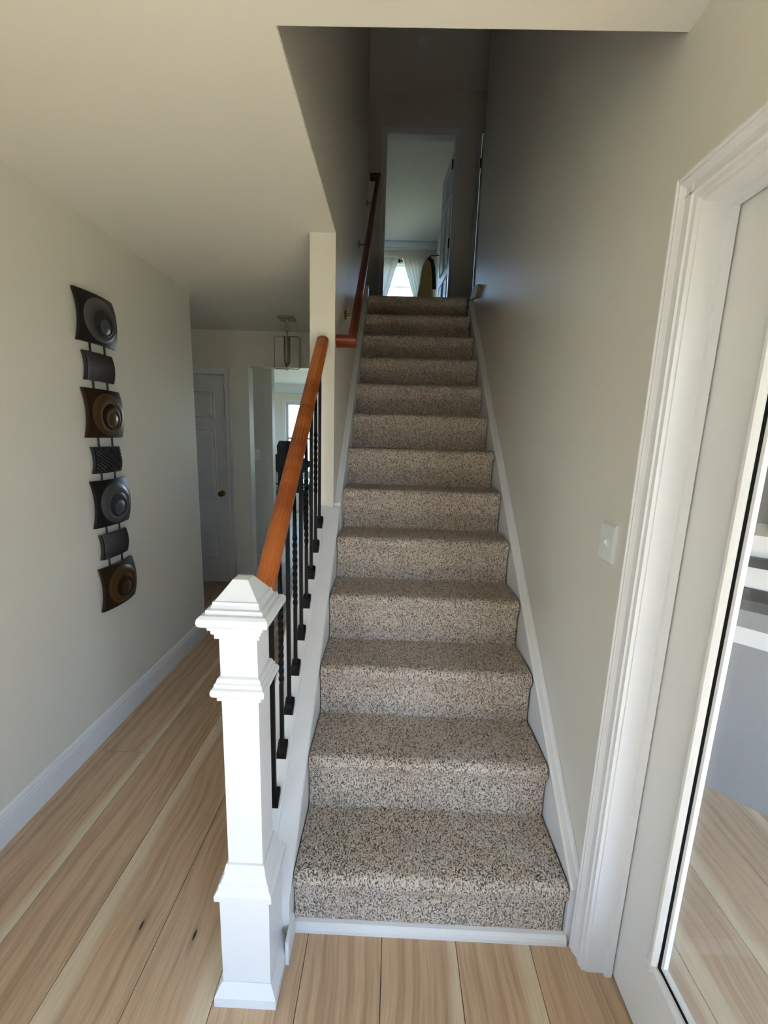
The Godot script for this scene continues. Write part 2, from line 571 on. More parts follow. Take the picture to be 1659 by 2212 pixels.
func plank(root: Node3D, x0: float, z0: float, z1: float, col: int) -> void:
	var g := 0.0009
	var b := 0.0012
	var st := new_st()
	var x1 := x0 + 0.23
	var lo := Vector3(x0 + g, -0.009, z1 + g)
	var hi := Vector3(x1 - g, 0.0, z0 - g)
	var L := minf((z0 - z1) / 2.35, 0.98)
	var v0 := rng.randf() * (0.99 - L)
	var a := [Vector3(lo.x + b, 0, hi.z - b), Vector3(hi.x - b, 0, hi.z - b), Vector3(hi.x - b, 0, lo.z + b), Vector3(lo.x + b, 0, lo.z + b)]
	var m := [Vector3(lo.x, -b, hi.z), Vector3(hi.x, -b, hi.z), Vector3(hi.x, -b, lo.z), Vector3(lo.x, -b, lo.z)]
	var d := [Vector3(lo.x, -0.009, hi.z), Vector3(hi.x, -0.009, hi.z), Vector3(hi.x, -0.009, lo.z), Vector3(lo.x, -0.009, lo.z)]
	var uv := [Vector2(0.02, v0), Vector2(0.98, v0), Vector2(0.98, v0 + L), Vector2(0.02, v0 + L)]
	quad(st, a[0], a[1], a[2], a[3], uv[0], uv[1], uv[2], uv[3])
	for i in 4:
		var j := (i + 1) % 4
		quad(st, m[i], m[j], a[j], a[i], uv[i], uv[j], uv[j], uv[i])
		quad(st, d[i], d[j], m[j], m[i], uv[i], uv[j], uv[j], uv[i])
	# planks that the photograph shows: which edge carries the pale sapwood
	var pick := {-6: 5, -5: 2, -4: 0, -3: 1, -2: 3, -1: 5, 0: 0, 1: 2, 2: 3, 3: 5, 4: 2, 5: 4, 6: 1}
	var kind: int = pick.get(col, rng.randi_range(0, 5))
	put("plank", st, mats["plank_%d" % kind], root)

# ================================================================ stairs
func cap_y(z: float) -> float:
	return 0.24 - 0.91 * z

func build_stairs() -> void:
	var root := thing("staircase", "straight flight of stairs carpeted in speckled beige pile between white skirts", "staircase")
	var prof := []
	# riser and rounded nosing of one step, in (z, y) relative to the foot of its riser
	prof.append(Vector2(0.004, 0.0))
	prof.append(Vector2(0.003, 0.10))
	prof.append(Vector2(0.004, RISE - 0.070))
	prof.append(Vector2(0.008, RISE - 0.058))
	for k in 11:
		var a := -0.62 + k * (PI / 2 + 0.66) / 10.0
		prof.append(Vector2(-0.008 + cos(a) * 0.030, RISE - 0.030 + sin(a) * 0.030))
	prof.append(Vector2(-0.08, RISE + 0.001))
	prof.append(Vector2(-RUN + 0.004, RISE))
	var length := 0.0
	for i in STEPS:
		var st := new_st()
		st.set_smooth_group(0)
		var last := i == STEPS - 1
		var base := Vector3(0.002, i * RISE, -i * RUN)
		var pts := prof.duplicate()
		var s := i * 0.37
		var nx := 12
		for k in pts.size() - 1:
			var p: Vector2 = pts[k]
			var q: Vector2 = pts[k + 1]
			var l := (q - p).length()
			for x in nx:
				var xa := CARPET_W * x / nx
				var xb := CARPET_W * (x + 1) / nx
				var A := base + Vector3(xa, p.y, p.x)
				var B := base + Vector3(xb, p.y, p.x)
				var Cc := base + Vector3(xb, q.y, q.x)
				var D := base + Vector3(xa, q.y, q.x)
				quad(st, A, B, Cc, D, Vector2(xa, -s) / 0.86, Vector2(xb, -s) / 0.86, Vector2(xb, -s - l) / 0.86, Vector2(xa, -s - l) / 0.86)
			s += l
		# side faces so that the carpet has thickness
		st.set_smooth_group(-1)
		var side := PackedVector2Array()
		for p in pts:
			side.append(p)
		side.append(Vector2(-RUN + 0.004, RISE - 0.03))
		side.append(Vector2(-0.012, RISE - 0.03))
		side.append(Vector2(-0.012, 0.0))
		var t := Geometry2D.triangulate_polygon(side)
		for xx in [0.0, CARPET_W]:
			for k in range(0, t.size(), 3):
				var a3 := base + Vector3(xx, side[t[k]].y, side[t[k]].x)
				var b3 := base + Vector3(xx, side[t[k + 1]].y, side[t[k + 1]].x)
				var c3 := base + Vector3(xx, side[t[k + 2]].y, side[t[k + 2]].x)
				var ua := side[t[k]] / 0.86
				var ub := side[t[k + 1]] / 0.86
				var uc := side[t[k + 2]] / 0.86
				tri(st, a3, b3, c3, ua, ub, uc)
		put("carpeted_step", st, mats.carpet, root, true)
	# solid core under the carpet
	var core := new_st()
	for i in STEPS:
		box(core, Vector3(0.004, maxf(0.0, i * RISE - 0.3), -i * RUN - RUN), Vector3(CARPET_W, (i + 1) * RISE - 0.031, -i * RUN - 0.013))
	put("carcass", core, mats.subfloor, root)
	# white shoe moulding on the floor before the first riser
	var sh := new_st()
	sweep(sh, poly([Vector2(0, 0), Vector2(0.022, 0), Vector2(0.022, 0.012), Vector2(0.019, 0.022), Vector2(0.011, 0.029), Vector2(0, 0.031)]), Vector3(0.0, 0, 0.004), Vector3(0, 0, 1), Vector3.UP, Vector3(0.854, 0, 0))
	put("shoe_moulding", sh, mats.trim, root)
	# right skirt: face at 0.858, sloping ledge back to the wall
	var rs := new_st()
	var zt := -2.70
	var sk := poly([Vector2(0.012, 0.0), Vector2(0.012, cap_y(0.012) - 0.03), Vector2(zt, cap_y(zt) - 0.03), Vector2(zt, cap_y(zt) - 0.40), Vector2(-0.32, 0.0)])
	# (z, y) polygon extruded in x
	var sk_ccw := sk
	if Geometry2D.is_polygon_clockwise(sk_ccw):
		sk_ccw.reverse()
	sweep(rs, sk_ccw, Vector3(0.850, 0, 0), Vector3(0, 0, 1), Vector3.UP, Vector3(0.036, 0, 0))
	put("skirt_board", rs, mats.trim, root)
	var bead := new_st()
	var dir := Vector3(0, cap_y(zt) - cap_y(0.012), zt - 0.012)
	var up := Vector3(0, dir.z, -dir.y).normalized() * -1.0
	sweep(bead, poly([Vector2(-0.003, 0), Vector2(0.033, 0), Vector2(0.033, 0.016), Vector2(0.025, 0.014), Vector2(0.019, 0.008), Vector2(0.004, 0.007), Vector2(-0.003, 0.004)]), Vector3(0.853, cap_y(0.012) - 0.03, 0.012), Vector3.RIGHT, up, dir)
	put("skirt_moulding", bead, mats.trim, root)
	# left skirt on the wall above the end of the balustrade
	var ls := new_st()
	var z0 := -1.047
	var z1 := -2.84
	var lk := poly([Vector2(z0, cap_y(z0) - 0.45), Vector2(z0, cap_y(z0)), Vector2(z1, cap_y(z1)), Vector2(z1, cap_y(z1) - 0.45)])
	if Geometry2D.is_polygon_clockwise(lk):
		lk.reverse()
	sweep(ls, lk, Vector3(STAIR_WALL + 0.001, 0, 0), Vector3(0, 0, 1), Vector3.UP, Vector3(0.035, 0, 0))
	put("skirt_board", ls, mats.trim, root)

func build_railing() -> void:
	var root := thing("stair_railing", "white box newel with oak handrail and black iron balusters on white stringer", "railing")
	# closed stringer (knee wall) with sloping cap
	var st := new_st()
	var za := 0.06
	var zb := -1.03
	var kn := poly([Vector2(za, 0.0), Vector2(za, cap_y(za) - 0.022), Vector2(zb, cap_y(zb) - 0.022), Vector2(zb, 0.0)])
	if Geometry2D.is_polygon_clockwise(kn):
		kn.reverse()
	sweep(st, kn, Vector3(-0.152, 0, 0), Vector3(0, 0, 1), Vector3.UP, Vector3(0.1505, 0, 0))
	put("stringer", st, mats.trim, root)
	var cp := new_st()
	var dir := Vector3(0, cap_y(zb) - cap_y(za), zb - za)
	var up := Vector3(0, -dir.z, dir.y).normalized()
	sweep(cp, poly([Vector2(-0.008, -0.022), Vector2(0.153, -0.022), Vector2(0.156, -0.016), Vector2(0.156, -0.005), Vector2(0.152, 0.0), Vector2(-0.004, 0.0), Vector2(-0.008, -0.004)]), Vector3(-0.156, cap_y(za), za), Vector3.RIGHT, up, dir)
	put("stringer_cap", cp, mats.trim, root)
	var fl := new_st()
	sweep(fl, poly([Vector2(0.040, 0.0), Vector2(0.092, 0.0), Vector2(0.092, 0.004), Vector2(0.088, 0.007), Vector2(0.044, 0.007), Vector2(0.040, 0.004)]), Vector3(-0.156, cap_y(za), za), Vector3.RIGHT, up, dir)
	put("fillet_strip", fl, mats.trim, root)
	# small plinth between newel and first riser
	var bp := new_st()
	sweep(bp, poly([Vector2(0, 0), Vector2(0.010, 0), Vector2(0.010, 0.075), Vector2(0.006, 0.083), Vector2(0, 0.085)]), Vector3(-0.002, 0, 0.108), Vector3.RIGHT, Vector3.UP, Vector3(0, 0, -0.078))
	put("stringer_base", bp, mats.trim, root)
	# newel
	var nw := Node3D.new()
	nw.name = "newel_post"
	nw.position = Vector3(-0.087, 0, 0.122)
	root.add_child(nw)
	newel_piece(nw, "plinth", [[0.084, 0.0], [0.084, 0.030], [0.081, 0.036], [0.067, 0.062], [0.064, 0.062]])
	newel_piece(nw, "base_block", [[0.065, 0.055], [0.065, 0.345]])
	newel_piece(nw, "lower_collar", [[0.066, 0.337], [0.075, 0.340], [0.075, 0.356], [0.067, 0.368], [0.0655, 0.372], [0.0655, 0.378], [0.060, 0.384], [0.055, 0.400], [0.0535, 0.402], [0.0535, 0.412], [0.050, 0.428], [0.044, 0.430]])
	newel_piece(nw, "shaft", [[0.045, 0.42], [0.045, 1.085]])
	newel_piece(nw, "upper_collar", [[0.0455, 0.905], [0.053, 0.905], [0.053, 0.917], [0.060, 0.918], [0.064, 0.924], [0.065, 0.931], [0.063, 0.938], [0.058, 0.942], [0.057, 0.950], [0.054, 0.953], [0.051, 0.962], [0.0455, 0.966]])
	newel_piece(nw, "post_cap", [[0.0455, 1.066], [0.053, 1.066], [0.053, 1.078], [0.058, 1.079], [0.059, 1.086], [0.057, 1.090], [0.064, 1.091], [0.065, 1.099], [0.063, 1.102], [0.075, 1.103], [0.080, 1.108], [0.082, 1.116], [0.080, 1.125], [0.074, 1.131], [0.066, 1.132], [0.065, 1.141], [0.057, 1.143], [0.054, 1.150], [0.053, 1.157], [0.049, 1.158], [0.018, 1.200], [0.0005, 1.202]])
	# handrail
	var hr := new_st()
	var r0 := 0.085
	var r1 := -1.03
	var rd := Vector3(0, -0.905 * (r1 - r0), r1 - r0)
	var ru := Vector3(0, -rd.z, rd.y).normalized()
	sweep(hr, rail_profile(0.029, 0.06), Vector3(-0.09, 1.02 - 0.905 * r0, r0), Vector3.RIGHT, ru, rd)
	put("handrail", hr, mats.oak, root)
	# balusters, straight and twisted by turns
	for k in 9:
		var z := -0.107 - k * 0.1036
		var y0 := cap_y(z) + 0.002
		var y1 := 1.02 - 0.905 * z + 0.012
		var b := new_st()
		var lv := []
		if k % 2 == 1:
			var mid := y0 + (y1 - y0) * 0.52
			lv = [[0.0064, y0], [0.0064, mid - 0.14]]
			for q in 57:
				lv.append([0.0066, mid - 0.14 + 0.28 * q / 56.0, TAU * 2.5 * q / 56.0])
			lv.append([0.0064, y1, 0.0])
		else:
			lv = [[0.0064, y0], [0.0064, y1]]
		square_loft(b, Vector3(-0.09, 0, z), lv)
		var o := put("baluster", b, mats.black_iron, root)
		var s := new_st()
		# angled shoe that follows the slope
		var c := Vector3(-0.09, cap_y(z) + 0.005, z)
		var sl := -0.91
		var hw := 0.0165
		var rings := []
		for l in [[hw, 0.0], [hw, 0.026], [hw * 0.92, 0.029], [hw * 0.62, 0.037], [hw * 0.58, 0.040]]:
			var rg := []
			for cr in [Vector2(1, 1), Vector2(1, -1), Vector2(-1, -1), Vector2(-1, 1)]:
				rg.append(c + Vector3(cr.x * l[0], l[1] + sl * cr.y * l[0], cr.y * l[0]))
			rings.append(rg)
		for i in rings.size() - 1:
			for j in 4:
				quad(s, rings[i][j], rings[i][(j + 1) % 4], rings[i + 1][(j + 1) % 4], rings[i + 1][j])
		quad(s, rings[-1][0], rings[-1][1], rings[-1][2], rings[-1][3])
		put("shoe", s, mats.black_iron, o)

func newel_piece(parent: Node3D, called: String, lv: Array) -> void:
	var st := new_st()
	square_loft(st, Vector3.ZERO, lv)
	put(called, st, mats.trim, parent)

func rail_profile(hw: float, h: float) -> PackedVector2Array:
	var p := PackedVector2Array()
	p.append(Vector2(-hw * 0.72, 0.0))
	p.append(Vector2(hw * 0.72, 0.0))
	p.append(Vector2(hw * 0.76, h * 0.16))
	p.append(Vector2(hw * 0.95, h * 0.36))
	for k in 9:
		var a := -0.15 + (PI + 0.3) * k / 8.0
		p.append(Vector2(cos(a) * hw, h * 0.62 + sin(a) * h * 0.38))
	p.append(Vector2(-hw * 0.95, h * 0.36))
	p.append(Vector2(-hw * 0.76, h * 0.16))
	return p

func build_wall_rail() -> void:
	var root := thing("wall_handrail", "cherry stained handrail on brass brackets fixed to the stairwell wall", "handrail")
	var a := Vector3(0.042, 1.965, -1.085)
	var b := Vector3(0.042, 3.835, -3.215)
	var d := b - a
	var up := Vector3(0, -d.z, d.y).normalized()
	var st := new_st()
	sweep(st, rail_profile(0.021, 0.056), a, Vector3.RIGHT, up, d)
	put("rail", st, mats.cherry, root)
	for p in [[a, 1.0], [b, -1.0]]:
		var o: Vector3 = p[0]
		var r := new_st()
		var f: Vector3 = d.normalized() * p[1]
		sweep(r, rail_profile(0.024, 0.056), Vector3(STAIR_WALL, o.y, o.z) + f * 0.012, d.normalized(), up, Vector3(0.096, 0, 0))
		put("wall_return", r, mats.cherry, root)
	for t in [0.16, 0.52, 0.84]:
		var o: Vector3 = a + d * t
		var br := new_st()
		lathe(br, Vector3(STAIR_WALL, o.y - 0.06, o.z), Vector3.RIGHT, [Vector2(0, 0.006), Vector2(0.024, 0.006), Vector2(0.028, 0.0)], 16)
		tube(br, [Vector3(STAIR_WALL + 0.004, o.y - 0.06, o.z), Vector3(0.01, o.y - 0.055, o.z), Vector3(0.034, o.y - 0.035, o.z), Vector3(0.042, o.y + 0.002, o.z)], 0.006, 8)
		put("bracket", br, mats.brass, root)

# ================================================================ trim
func base_profile(h := 0.135, t := 0.013) -> PackedVector2Array:
	return poly([Vector2(0, 0), Vector2(t, 0), Vector2(t, h - 0.038), Vector2(t - 0.002, h - 0.034), Vector2(t - 0.001, h - 0.028), Vector2(t - 0.004, h - 0.020), Vector2(t - 0.005, h - 0.010), Vector2(t - 0.008, h - 0.004), Vector2(0, h)])

func base_run(called: String, from: Vector3, to: Vector3, out: Vector3, label: String, h := 0.135) -> void:
	var st := new_st()
	sweep(st, base_profile(h), from, out, Vector3.UP, to - from)
	structure(put(called, st, mats.trim), label)

# door casing: profile across its width (0 = inner edge), thickness out of the wall
func casing_profile(w := 0.058, t := 0.017) -> PackedVector2Array:
	return poly([Vector2(0, 0), Vector2(w, 0), Vector2(w, t), Vector2(w * 0.93, t), Vector2(w * 0.86, t * 0.86), Vector2(w * 0.78, t * 0.92), Vector2(w * 0.70, t * 0.80), Vector2(w * 0.55, t * 0.62), Vector2(w * 0.36, t * 0.56), Vector2(w * 0.30, t * 0.66), Vector2(w * 0.22, t * 0.66), Vector2(w * 0.16, t * 0.50), Vector2(0, t * 0.45)])

func build_trim() -> void:
	base_run("baseboard_left", Vector3(LEFT_WALL, 0, -1.9), Vector3(LEFT_WALL, 0, 0.8), Vector3.RIGHT, "white baseboard along the wall under the metal art")
	base_run("baseboard_nook", Vector3(-2.4, 0, -1.9), Vector3(LEFT_WALL - 0.0, 0, -1.9), Vector3(0, 0, -1), "white baseboard of the closet nook")
	base_run("baseboard_back", Vector3(-1.27, 0, BACK), Vector3(-1.115, 0, BACK), Vector3(0, 0, 1), "white baseboard piece beside the closet door")
	base_run("baseboard_partition", Vector3(-2.3, 0, -3.6), Vector3(-1.085, 0, -3.6), Vector3(0, 0, 1), "white baseboard on the pale partition wall")
	base_run("baseboard_stair", Vector3(HALL_SIDE, 0, -1.03), Vector3(HALL_SIDE, 0, BACK), Vector3.LEFT, "white baseboard under the stairs on the hall side")
	base_run("baseboard_entry", Vector3(RIGHT_WALL, 0, 0.99), Vector3(RIGHT_WALL, 0, 1.05), Vector3.LEFT, "white baseboard beside the glass door")
	# glass door surround on the right wall: casing on the face, jamb and stop in the opening
	var root := struct_node("trim_1", "white moulded casing and jamb around the glass door")
	var p := casing_profile(0.060, 0.024)
	var a := new_st()
	sweep(a, p, Vector3(RIGHT_WALL, 0, 0.082), Vector3(0, 0, -1), Vector3.LEFT, Vector3(0, 2.053 + 0.06, 0))
	put("casing", a, mats.trim, root)
	var b := new_st()
	sweep(b, p, Vector3(RIGHT_WALL, 0, 0.928), Vector3(0, 0, 1), Vector3.LEFT, Vector3(0, 2.053 + 0.06, 0))
	put("casing", b, mats.trim, root)
	var c := new_st()
	sweep(c, p, Vector3(RIGHT_WALL, 2.053, 0.030), Vector3.UP, Vector3.LEFT, Vector3(0, 0, 0.95))
	put("casing", c, mats.trim, root)
	var j := new_st()
	box(j, Vector3(RIGHT_WALL - 0.001, 0, 0.078), Vector3(1.001, 2.045, 0.086))
	put("jamb", j, mats.trim, root)
	var j2 := new_st()
	box(j2, Vector3(RIGHT_WALL - 0.001, 0, 0.924), Vector3(1.001, 2.045, 0.932))
	put("jamb", j2, mats.trim, root)
	var j3 := new_st()
	box(j3, Vector3(RIGHT_WALL - 0.001, 2.045, 0.078), Vector3(1.001, 2.056, 0.932))
	put("jamb", j3, mats.trim, root)
	for q in [[Vector3(0.938, 0, 0.086), Vector3(0.957, 2.045, 0.0965)], [Vector3(0.938, 0, 0.9135), Vector3(0.957, 2.045, 0.924)], [Vector3(0.938, 2.0345, 0.0965), Vector3(0.957, 2.045, 0.9135)]]:
		var s := new_st()
		box(s, q[0], q[1])
		put("door_stop", s, mats.trim, root)
	# light switch
	var sw := thing("light_switch", "white single toggle switch plate on the wall beside the glass door", "switch", Vector3(RIGHT_WALL, 1.265, -0.098))
	var pl := new_st()
	sweep(pl, poly([Vector2(0, -0.058), Vector2(0.010, -0.050), Vector2(0.010, 0.050), Vector2(0, 0.058)]), Vector3(0, 0, -0.036), Vector3.LEFT, Vector3.UP, Vector3(0, 0, 0.07))
	put("cover_plate", pl, mats.trim, sw)
	var tg := new_st()
	sweep(tg, poly([Vector2(0.009, -0.012), Vector2(0.021, 0.004), Vector2(0.019, 0.009), Vector2(0.009, 0.010)]), Vector3(0, 0, -0.005), Vector3.LEFT, Vector3.UP, Vector3(0, 0, 0.010))
	put("toggle", tg, mats.trim, sw)

func build_glass_door() -> void:
	var root := struct_node("door_1", "closed white door with a full glass pane on the right")
	var x0 := 0.9615
	var x1 := 0.998
	var z0 := 0.089
	var z1 := 0.921
	var g0 := 0.215
	var g1 := 0.795
	var y0 := 0.245
	var y1 := 1.90
	for q in [["stile", Vector3(x0, 0.010, z0), Vector3(x1, 2.040, g0 + 0.004)], ["stile", Vector3(x0, 0.010, g1 - 0.004), Vector3(x1, 2.040, z1)], ["bottom_rail", Vector3(x0, 0.010, g0 + 0.004), Vector3(x1, y0 + 0.004, g1 - 0.004)], ["top_rail", Vector3(x0, y1 - 0.004, g0 + 0.004), Vector3(x1, 2.040, g1 - 0.004)]]:
		var st := new_st()
		box(st, q[1], q[2])
		put(q[0], st, mats.door_white, root)
	# raised moulding round the glass, black gasket, inner bead
	var fr := [[Vector3(x0, y0, g0), Vector3(0, 0, 1), Vector3(0, y1 - y0, 0)], [Vector3(x0, y0, g1), Vector3(0, 0, -1), Vector3(0, y1 - y0, 0)], [Vector3(x0, y0, g0), Vector3.UP, Vector3(0, 0, g1 - g0)], [Vector3(x0, y1, g0), Vector3.DOWN, Vector3(0, 0, g1 - g0)]]
	for f in fr:
		var m := new_st()
		sweep(m, poly([Vector2(0, -0.001), Vector2(0.024, -0.001), Vector2(0.024, 0.004), Vector2(0.018, 0.011), Vector2(0.012, 0.012), Vector2(0.006, 0.010), Vector2(0.003, 0.006), Vector2(0, 0.006)]), f[0], f[1], Vector3.LEFT, f[2])
		put("moulding", m, mats.door_white, root)
		var k := new_st()
		sweep(k, poly([Vector2(0.024, -0.012), Vector2(0.030, -0.012), Vector2(0.030, -0.004), Vector2(0.024, -0.002)]), f[0], f[1], Vector3.LEFT, f[2])
		put("gasket", k, mats.black, root)
		var e := new_st()
		sweep(e, poly([Vector2(0.030, -0.016), Vector2(0.038, -0.016), Vector2(0.037, -0.006), Vector2(0.030, -0.005)]), f[0], f[1], Vector3.LEFT, f[2])
		put("bead", e, mats.trim, root)
	var pane := new_st()
	box(pane, Vector3(x0 + 0.016, y0 + 0.02, g0 + 0.02), Vector3(x0 + 0.020, y1 - 0.02, g1 - 0.02))
	put("glass_pane", pane, mats.glass, root)

# ================================================================ wall art
func dome(u: float, v: float) -> float:
	return 0.034 * (1.0 - 0.5 * (u * u + v * v)) + 0.004

func build_wall_art() -> void:
	var root := thing("wall_art", "tall dark metal wall sculpture of seven linked domed squares", "wall art", Vector3(LEFT_WALL, 0, -0.935))
	var rows := [[2.130, 1.914, 0, "pewter"], [1.876, 1.750, 1, ""], [1.714, 1.492, 0, "bronze"], [1.450, 1.325, 2, ""], [1.292, 1.068, 0, "pewter"], [1.030, 0.906, 1, ""], [0.868, 0.650, 0, "bronze"]]
	for i in rows.size():
		var r: Array = rows[i]
		var h: float = (r[0] - r[1]) / 2.0
		var c := Vector3(0.014, (r[0] + r[1]) / 2.0, 0)
		var w := 0.123 if r[2] == 0 else 0.096
		var st := new_st()
		st.set_smooth_group(0 if r[2] == 0 else -1)
		var n := 14 if r[2] == 0 else 30
		var nv := 14 if r[2] == 0 else (6 if r[2] == 1 else 30)
		# front: domed square whose corners rest near the wall; small ones are ribbed
		var grid := []
		for a in nv + 1:
			var row := []
			for b in n + 1:
				var u := 2.0 * b / n - 1.0
				var v := 2.0 * a / nv - 1.0
				var d := dome(u, v) * (1.0 if r[2] == 0 else 0.6)
				if r[2] == 1 and absf(u) < 0.93:
					d += 0.0055 * (1 if b % 2 == 0 else 0) * (1.0 - absf(v) * 0.2)
				elif r[2] == 2 and absf(u) < 0.9 and absf(v) < 0.9:
					d += 0.004 * (1 if (b + a) % 4 < 2 else 0)
				row.append(c + Vector3(d, v * h, -u * w))
			grid.append(row)
		for a in nv:
			for b in n:
				quad(st, grid[a][b], grid[a][b + 1], grid[a + 1][b + 1], grid[a + 1][b])
		st.set_smooth_group(-1)
		var th := Vector3(-0.014, 0, 0)
		for b in n:
			quad(st, grid[0][b + 1], grid[0][b], grid[0][b] + th, grid[0][b + 1] + th)
			quad(st, grid[nv][b], grid[nv][b + 1], grid[nv][b + 1] + th, grid[nv][b] + th)
		for a in nv:
			quad(st, grid[a][0], grid[a + 1][0], grid[a + 1][0] + th, grid[a][0] + th)
			quad(st, grid[a + 1][n], grid[a][n], grid[a][n] + th, grid[a + 1][n] + th)
		var pn := put("domed_panel" if r[2] == 0 else "ribbed_panel", st, mats.bronze_dark if r[3] == "bronze" else (mats.pewter_dark if r[2] == 0 else mats.ribbed), root)
		if r[2] == 0:
			var big: Material = mats[r[3]]
			var mid: Material = mats.pewter_mid if r[3] == "pewter" else mats.bronze_mid
			ring(pn, "outer_ring", c, w, h, Vector2(0.02, -0.02), 0.88, 0.55, Vector2(0.10, -0.12), 0.0045, big)
			ring(pn, "inner_ring", c, w, h, Vector2(0.10, -0.12), 0.55, 0.30, Vector2(0.16, -0.24), 0.003, mid)
			ring(pn, "centre_disc", c, w, h, Vector2(0.16, -0.24), 0.30, 0.0, Vector2(0.18, -0.26), 0.0055, big)
		if i > 0:
			var gap0: float = rows[i - 1][1]
			for s in [-0.048, 0.048]:
				var rod := new_st()
				tube(rod, [Vector3(0.014, gap0 + 0.02, s), Vector3(0.014, r[0] - 0.02, s)], 0.0045, 8)
				put("link_rod", rod, mats.pewter_dark, root)

# crowned ring lying on the dome; centres and radii in units of the half side
func ring(parent: Node3D, called: String, c: Vector3, w: float, h: float, o0: Vector2, r0: float, r1: float, o1: Vector2, lift: float, m: Material) -> void:
	var st := new_st()
	st.set_smooth_group(0)
	var n := 36
	var k := 6
	for i in k:
		for j in n:
			var p := []
			for q in [[i, j], [i + 1, j], [i + 1, j + 1], [i, j + 1]]:
				var t: float = float(q[0]) / k
				var a: float = TAU * q[1] / n
				var o := o0.lerp(o1, t)
				var rr: float = lerpf(r0, r1, t)
				var uv := o + Vector2(cos(a), sin(a)) * rr
				p.append(c + Vector3(dome(uv.x, uv.y) + 0.0003 + lift * sin(PI * (t if r1 > 0.0 else 0.5 * t)), uv.y * h, -uv.x * w))
			quad(st, p[0], p[3], p[2], p[1])
	put(called, st, m, parent, true)

# ================================================================ end of the hall
func panel_door(parent: Node3D, o: Vector3, u: Vector3, w: float, h: float, n: Vector3, m: Material) -> void:
	# slab with raised six-panel fields; o = foot at the hinge side, u = across, n = towards the viewer
	var t := 0.035
	var st := new_st()
	sweep(st, poly([Vector2(0, 0.008), Vector2(w, 0.008), Vector2(w, h), Vector2(0, h)]), o, u, Vector3.UP, -n * t)
	put("slab", st, m, parent)
	var cols := [[0.14 * w, 0.46 * w], [0.54 * w, 0.86 * w]]
	var rws := [[0.11 * h, 0.36 * h], [0.42 * h, 0.76 * h], [0.81 * h, 0.93 * h]]
	for cc in cols:
		for rr in rws:
			var p := new_st()
			var lo := Vector2(cc[0], rr[0])
			var hi := Vector2(cc[1], rr[1])
			var a := [lo, Vector2(hi.x, lo.y), hi, Vector2(lo.x, hi.y)]
			var ins := [0.0, 0.010, 0.018, 0.045]
			var dep := [0.0, 0.009, -0.002 + 0.004, 0.008]
			var rings := []
			for q in 4:
				var rg := []
				for e in 4:
					var s: Vector2 = Vector2(1 if e == 0 or e == 3 else -1, 1 if e < 2 else -1) * ins[q]
					var pt: Vector2 = a[e] + s
					rg.append(o + u * pt.x + Vector3.UP * pt.y + n * dep[q])
				rings.append(rg)
			var flip := u.cross(Vector3.UP).dot(n) < 0.0
			for q in 3:
				for e in 4:
					var f := (e + 1) % 4
					if flip:
						quad(p, rings[q][f], rings[q][e], rings[q + 1][e], rings[q + 1][f])
					else:
						quad(p, rings[q][e], rings[q][f], rings[q + 1][f], rings[q + 1][e])
			if flip:
				quad(p, rings[3][3], rings[3][2], rings[3][1], rings[3][0])
			else:
				quad(p, rings[3][0], rings[3][1], rings[3][2], rings[3][3])
			put("raised_panel", p, m, parent)

func frame_casing(root: Node3D, x0: float, x1: float, y0: float, y1: float, z: float, n: float) -> void:
	# casing round an opening in a wall that faces +z (n = 1) or -z
	var p := casing_profile()
	var out := Vector3(0, 0, n)
	for q in [[Vector3(x0, y0, z), Vector3.LEFT, Vector3(0, y1 - y0 + 0.058, 0)], [Vector3(x1, y0, z), Vector3.RIGHT, Vector3(0, y1 - y0 + 0.058, 0)], [Vector3(x0 - 0.058, y1, z), Vector3.UP, Vector3(x1 - x0 + 0.116, 0, 0)]]:
		var st := new_st()
		sweep(st, p, q[0], q[1], out, q[2])
		put("casing", st, mats.trim, root)

